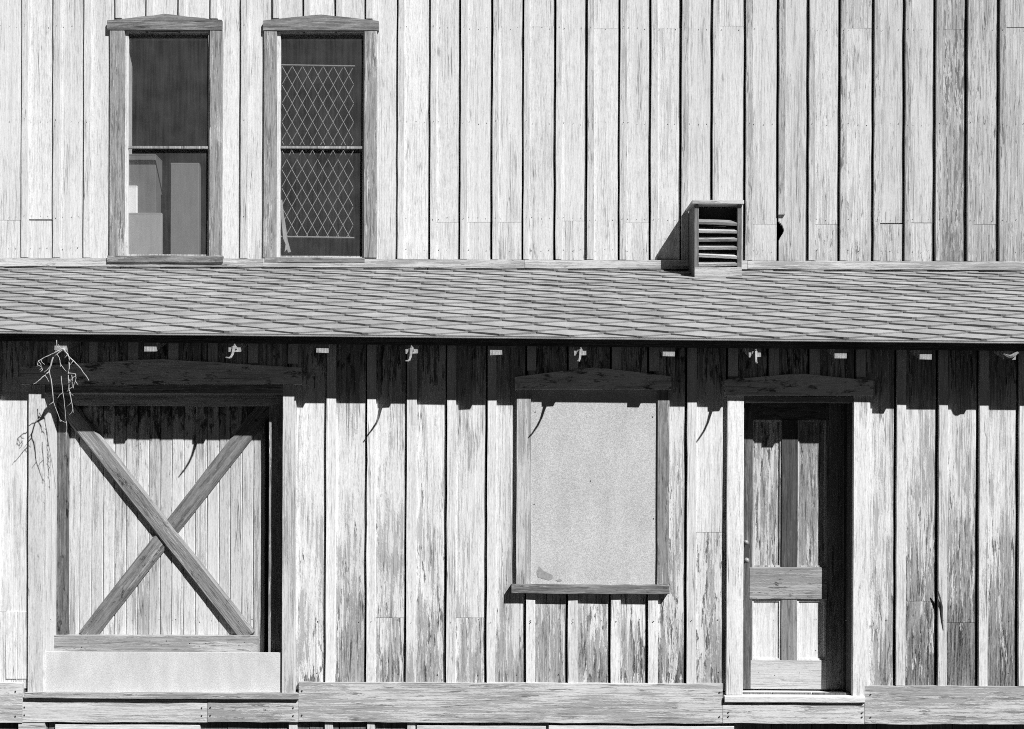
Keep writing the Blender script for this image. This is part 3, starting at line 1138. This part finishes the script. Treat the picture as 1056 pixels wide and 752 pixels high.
panel(xs[1], xs[2], zr[1], zr[0], M['paint'], 0.55, 0.82, lambda p: 0.12 + 0.3 * max(0, min(1, (p[2] - 1.95) / 0.3)))
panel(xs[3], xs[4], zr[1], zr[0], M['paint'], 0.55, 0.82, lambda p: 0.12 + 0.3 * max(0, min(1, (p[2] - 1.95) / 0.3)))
panel(xs[1], xs[2], zr[3], zr[2], M['paint'], 0.2, 0.95)
panel(xs[3], xs[4], zr[3], zr[2], M['paint'], 0.2, 0.97)
# lock
kx, kz = P(770.5, 568, yd - 0.01)
mb = MB()
mb.box(kx - 0.022, kx + 0.014, yd - 0.010, yd - 0.001, kz - 0.05, kz + 0.045)
lk = mb.build('lock_plate', M['darkiron'], door)


def knob(px, py, r):
    mb = MB()
    x, z = P(px, py, yd - 0.03)
    prof = [(0.0, 0.4), (-0.012, 0.45), (-0.02, 0.9), (-0.03, 1.0), (-0.04, 0.75), (-0.045, 0.15)]
    mb.tube([(x, yd - 0.010 + a, z) for a, b in prof], [r * b for a, b in prof], 12)
    mb.build('knob', M['knob'], lk, smooth=True)


knob(769, 559.5, 0.018)
knob(769.5, 578, 0.020)

# ------------------------------------------------------------------ louvred vent on the lean-to roof
ef = 0.30
yv = YU - ef
vx0, vx1 = PX(716, 245, yv), PX(765, 245, yv)
vzt, vzb = PZ(740, 211, yv), roof_z(yv, 1.7) + 0.005
zsb = PZ(740, 276.0, yv)          # top of the base block
pw = 0.038
T = lambda: (random.uniform(0.7, 0.9), random.uniform(0.6, 0.75), None)
mb = MB()
# side boards follow the roof slope
for (xa, xb) in ((vx0, vx0 + 0.02), (vx1 - 0.02, vx1)):
    vs = []
    for xx in (xa, xb):
        vs += [(xx, yv + 0.024, vzb + 0.02), (xx, YU - 0.024, roof_z(YU - 0.024, xx) + 0.012), (xx, YU - 0.024, vzt + 0.02), (xx, yv + 0.024, vzt - 0.005)]
    mb.add(vs, [(0, 1, 2, 3), (7, 6, 5, 4), (0, 4, 5, 1), (1, 5, 6, 2), (2, 6, 7, 3), (3, 7, 4, 0)], 0, (0.75, 0.6, None))
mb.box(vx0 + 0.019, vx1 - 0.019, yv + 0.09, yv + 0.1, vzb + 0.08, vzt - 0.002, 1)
vent = mb.build('louvred_vent', [M['trim'], M['void']], building, 'small louvred wooden vent box standing on the lean-to roof')
for (p, q) in ((vx0, vx0 + pw), (vx1 - pw, vx1)):
    mb = MB()
    mb.board(p, q, yv, yv + 0.024, vzb, vzt - 0.001, col=T())
    mb.build('post', M['trim'], vent)
mb = MB()
vs = []
for (y, z) in ((yv - 0.025, vzt), (YU - 0.024, vzt + 0.03), (YU - 0.024, vzt + 0.052), (yv - 0.025, vzt + 0.030)):
    for xx in (vx0 - 0.022, vx1 + 0.012):
        vs.append((xx, y, z))
mb.add(vs, [(0, 1, 3, 2), (2, 3, 5, 4), (4, 5, 7, 6), (6, 7, 1, 0), (0, 2, 4, 6), (1, 7, 5, 3)], 0, (0.4, 0.95, None))
mb.build('cap_board', M['trim_h'], vent)
mb = MB()
mb.board(vx0 + 0.002, vx1 - 0.002, yv - 0.012, yv - 0.0005, vzb - 0.006, zsb, axis='x', col=(0.45, 0.85, None))
mb.build('base_block', M['trim_h'], vent)
zo1 = PZ(740, 224, yv)
zo0 = zsb + 0.006
ns = 6
for k in range(ns):
    z = zo0 + (zo1 - zo0) * (k + 0.5) / ns
    mb = MB()
    xa, xb = vx0 + pw + 0.001, vx1 - pw - 0.001
    drop = random.uniform(-0.008, 0.006)
    vs = []
    for (y, dz) in ((yv + 0.004, -0.030), (yv + 0.062, 0.020), (yv + 0.056, 0.032), (yv - 0.002, -0.010)):
        vs.append((xa, y, z + dz - drop))
        vs.append((xb, y, z + dz + drop))
    mb.add(vs, [(0, 1, 3, 2), (2, 3, 5, 4), (4, 5, 7, 6), (6, 7, 1, 0), (0, 2, 4, 6), (1, 7, 5, 3)], 0, (random.uniform(0.3, 0.7), random.uniform(0.7, 1.0), None))
    mb.build('slat', M['trim_h'], vent)
# ------------------------------------------------------------------ shell of the building (out of frame, keeps the inside dark)
for xx in (XL, XR - 0.05):
    mb = MB()
    mb.box(xx, xx + 0.05, YU + 0.03, 9.0, 0.0, TOPZ)
    vs = []
    for x_ in (xx + 0.001, xx + 0.049):
        vs += [(x_, 0.023, 0.0), (x_, YU + 0.031, 0.0), (x_, YU + 0.031, roof_z(YU, x_) - 0.06), (x_, 0.023, roof_z(0.023, x_) - 0.06)]
    mb.add(vs, [(3, 2, 1, 0), (4, 5, 6, 7), (0, 1, 5, 4), (1, 2, 6, 5), (2, 3, 7, 6), (3, 0, 4, 7)])
    mb.build('side_wall', M['trim'], building)
mb = MB()
mb.box(XL, XR, 9.001, 9.05, 0.0, TOPZ)
mb.build('back_wall', M['trim'], building)
mb = MB()
for s in (-1, 1):
    y0_, y1_ = 5.4, (1.55 if s < 0 else 9.3)
    vs = [(XL - 0.3, y0_, TOPZ + 2.3), (XR + 0.3, y0_, TOPZ + 2.3), (XR + 0.3, y1_, TOPZ - 0.02), (XL - 0.3, y1_, TOPZ - 0.02)]
    vs += [(a, b, c + 0.08) for a, b, c in vs]
    mb.add(vs, [(0, 1, 2, 3), (7, 6, 5, 4), (0, 4, 5, 1), (1, 5, 6, 2), (2, 6, 7, 3), (3, 7, 4, 0)])
mb.build('main_roof', M['shingle'], building)
mb = MB()
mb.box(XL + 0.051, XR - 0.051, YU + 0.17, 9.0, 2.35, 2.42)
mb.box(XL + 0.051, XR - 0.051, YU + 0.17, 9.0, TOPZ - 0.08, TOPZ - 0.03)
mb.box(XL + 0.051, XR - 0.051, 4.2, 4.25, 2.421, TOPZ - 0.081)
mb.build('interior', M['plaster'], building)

# ------------------------------------------------------------------ dead vine hanging from the eave
yvn = -0.335
mb = MB()


def tw(pts, r0, r1, dy=0.0):
    p = [(20 + a / 5.373, 340 + b / 5.373) for a, b in pts]
    # resample with a little crookedness
    out = []
    for (a, b) in zip(p[:-1], p[1:]):
        for k in range(3):
            t = k / 3
            out.append((a[0] + (b[0] - a[0]) * t + random.uniform(-.35, .35), a[1] + (b[1] - a[1]) * t + random.uniform(-.35, .35)))
    out.append(p[-1])
    n = len(out)
    path = []
    for i, (x, y) in enumerate(out):
        yy = yvn + dy * i / n + random.uniform(-0.004, 0.004)
        X, Z = P(x, y, yy)
        path.append((X, yy, Z))
    for q in range(max(2, n // 4)):
        p_ = random.choice(path[1:])
        e_ = (p_[0] + random.uniform(-0.035, 0.035), p_[1] + random.uniform(-0.02, 0.01), p_[2] - random.uniform(0.01, 0.05))
        mid = tuple((a_ + b_) / 2 + random.uniform(-0.005, 0.005) for a_, b_ in zip(p_, e_))
        mb.tube([p_, mid, e_], [0.0022, 0.0017, 0.001], 4)
    mb.tube(path, [random.uniform(0.42, 0.66) * (r0 + (r1 - r0) * i / (n - 1)) for i in range(n)], 5)


# the stem comes forward from the rafter end
xs0, zs0 = P(63, 361, yvn)
mb.tube([(xs0 - 0.02, -0.20, zs0 + 0.005), (xs0 - 0.012, -0.26, zs0 + 0.02), (xs0, yvn, zs0)], [0.010, 0.010, 0.011], 6)
tw([(205, 60), (207, 112), (245, 108)], 0.005, 0.006)
tw([(245, 110), (190, 150), (165, 225), (180, 300), (190, 400), (225, 500)], 0.0085, 0.003, 0.03)
tw([(165, 232), (130, 262), (90, 300)], 0.006, 0.003, -0.03)
tw([(245, 108), (190, 130), (150, 150), (105, 175), (97, 205)], 0.007, 0.003, -0.02)
tw([(205, 130), (225, 170), (228, 205)], 0.005, 0.003, 0.01)
tw([(245, 108), (275, 150), (340, 215), (385, 282)], 0.0085, 0.0035, -0.04)
tw([(275, 150), (278, 210), (270, 240), (275, 330), (290, 400), (298, 460)], 0.007, 0.0035, 0.02)
tw([(272, 240), (310, 245), (315, 265), (298, 325)], 0.005, 0.003, -0.02)
tw([(290, 250), (293, 320)], 0.004, 0.003)
tw([(230, 255), (242, 350), (252, 450), (262, 540), (258, 610)], 0.004, 0.002, -0.03)
tw([(215, 80), (225, 100)], 0.004, 0.003)
tw([(125, 205), (128, 228)], 0.003, 0.002)
vine = mb.build('dead_vine', M['twig'], None)
tag(vine, 'bleached dead vine dangling from the eave above the X-braced door', 'dead vine')

# curled bit of flashing at the last rafter
mb = MB()
path = []
for k in range(9):
    t = k / 8
    X, Z = P(1033 + 20 * t, 363 + 5 * sin(pi * min(1, t * 1.25)), -0.25)
    path.append((X, -0.245 - 0.012 * sin(t * pi), Z))
mb.tube(path, [0.003, 0.006, 0.009, 0.011, 0.012, 0.012, 0.011, 0.009, 0.005], 5)
tag(mb.build('bent_flashing', M['iron'], building), None)

# ------------------------------------------------------------------ ground
mb = MB()
G = 400
mb.add([(-G, -G, 0), (G, -G, 0), (G, G, 0), (-G, G, 0)], [(0, 1, 2, 3)])
tag(mb.build('ground', M['ground'], None), 'bare dry ground in front of the building', None, None, 'structure')

# ------------------------------------------------------------------ light
S = (0.9, -1.0, 1.35)
Ls = sqrt(sum(c * c for c in S))
el = math.asin(S[2] / Ls)
rot = atan2(S[0], S[1])
w = bpy.data.worlds.new('World')
SC.world = w
w.use_nodes = True
nt = w.node_tree
nt.nodes.clear()
sky = nt.nodes.new('ShaderNodeTexSky')
sky.sky_type = 'NISHITA'
sky.sun_disc = False
sky.sun_elevation = el
sky.sun_rotation = rot
# sky cut to its red channel and thin air, dimmed to deepen the shadows
sky.altitude = 1500
sky.air_density = 0.1
sky.dust_density = 0.0
bw_ = nt.nodes.new('ShaderNodeSeparateColor')
bg = nt.nodes.new('ShaderNodeBackground')
bg.inputs[1].default_value = 0.05
wo = nt.nodes.new('ShaderNodeOutputWorld')
nt.links.new(sky.outputs[0], bw_.inputs[0])
nt.links.new(bw_.outputs['Red'], bg.inputs[0])
nt.links.new(bg.outputs[0], wo.inputs[0])

import mathutils
sl = bpy.data.lights.new('sun', 'SUN')
sl.energy = 5.0
sl.angle = radians(0.5)
sl.color = (1, 1, 1)
so = bpy.data.objects.new('sun', sl)
COL.objects.link(so)
so.rotation_euler = mathutils.Vector(S).to_track_quat('Z', 'Y').to_euler()
so.location = (6, -8, 12)

# ------------------------------------------------------------------ camera
cd = bpy.data.cameras.new('camera')
cd.sensor_width = 36.0
cd.lens = 36.0 * F / 1056.0
cd.shift_y = (HY - 376.0) / 1056.0
cd.clip_end = 2000
co = bpy.data.objects.new('camera', cd)
COL.objects.link(co)
co.location = (0, -D, ZC)
co.rotation_euler = (radians(90), -ROLL, 0)
SC.camera = co

SC.render.engine = 'CYCLES'
SC.view_settings.view_transform = 'Standard'
SC.view_settings.look = 'None'
SC.view_settings.gamma = 1.0
SC.view_settings.use_curve_mapping = False
SC.view_settings.exposure = 0.5
SC.cycles.use_denoising = False
SC.cycles.use_adaptive_sampling = False
SC.cycles.pixel_filter_type = 'BLACKMAN_HARRIS'
SC.cycles.filter_width = 1.0
SC.cycles.caustics_reflective = False
SC.cycles.caustics_refractive = False
SC.cycles.max_bounces = 6
SC.cycles.transparent_max_bounces = 12
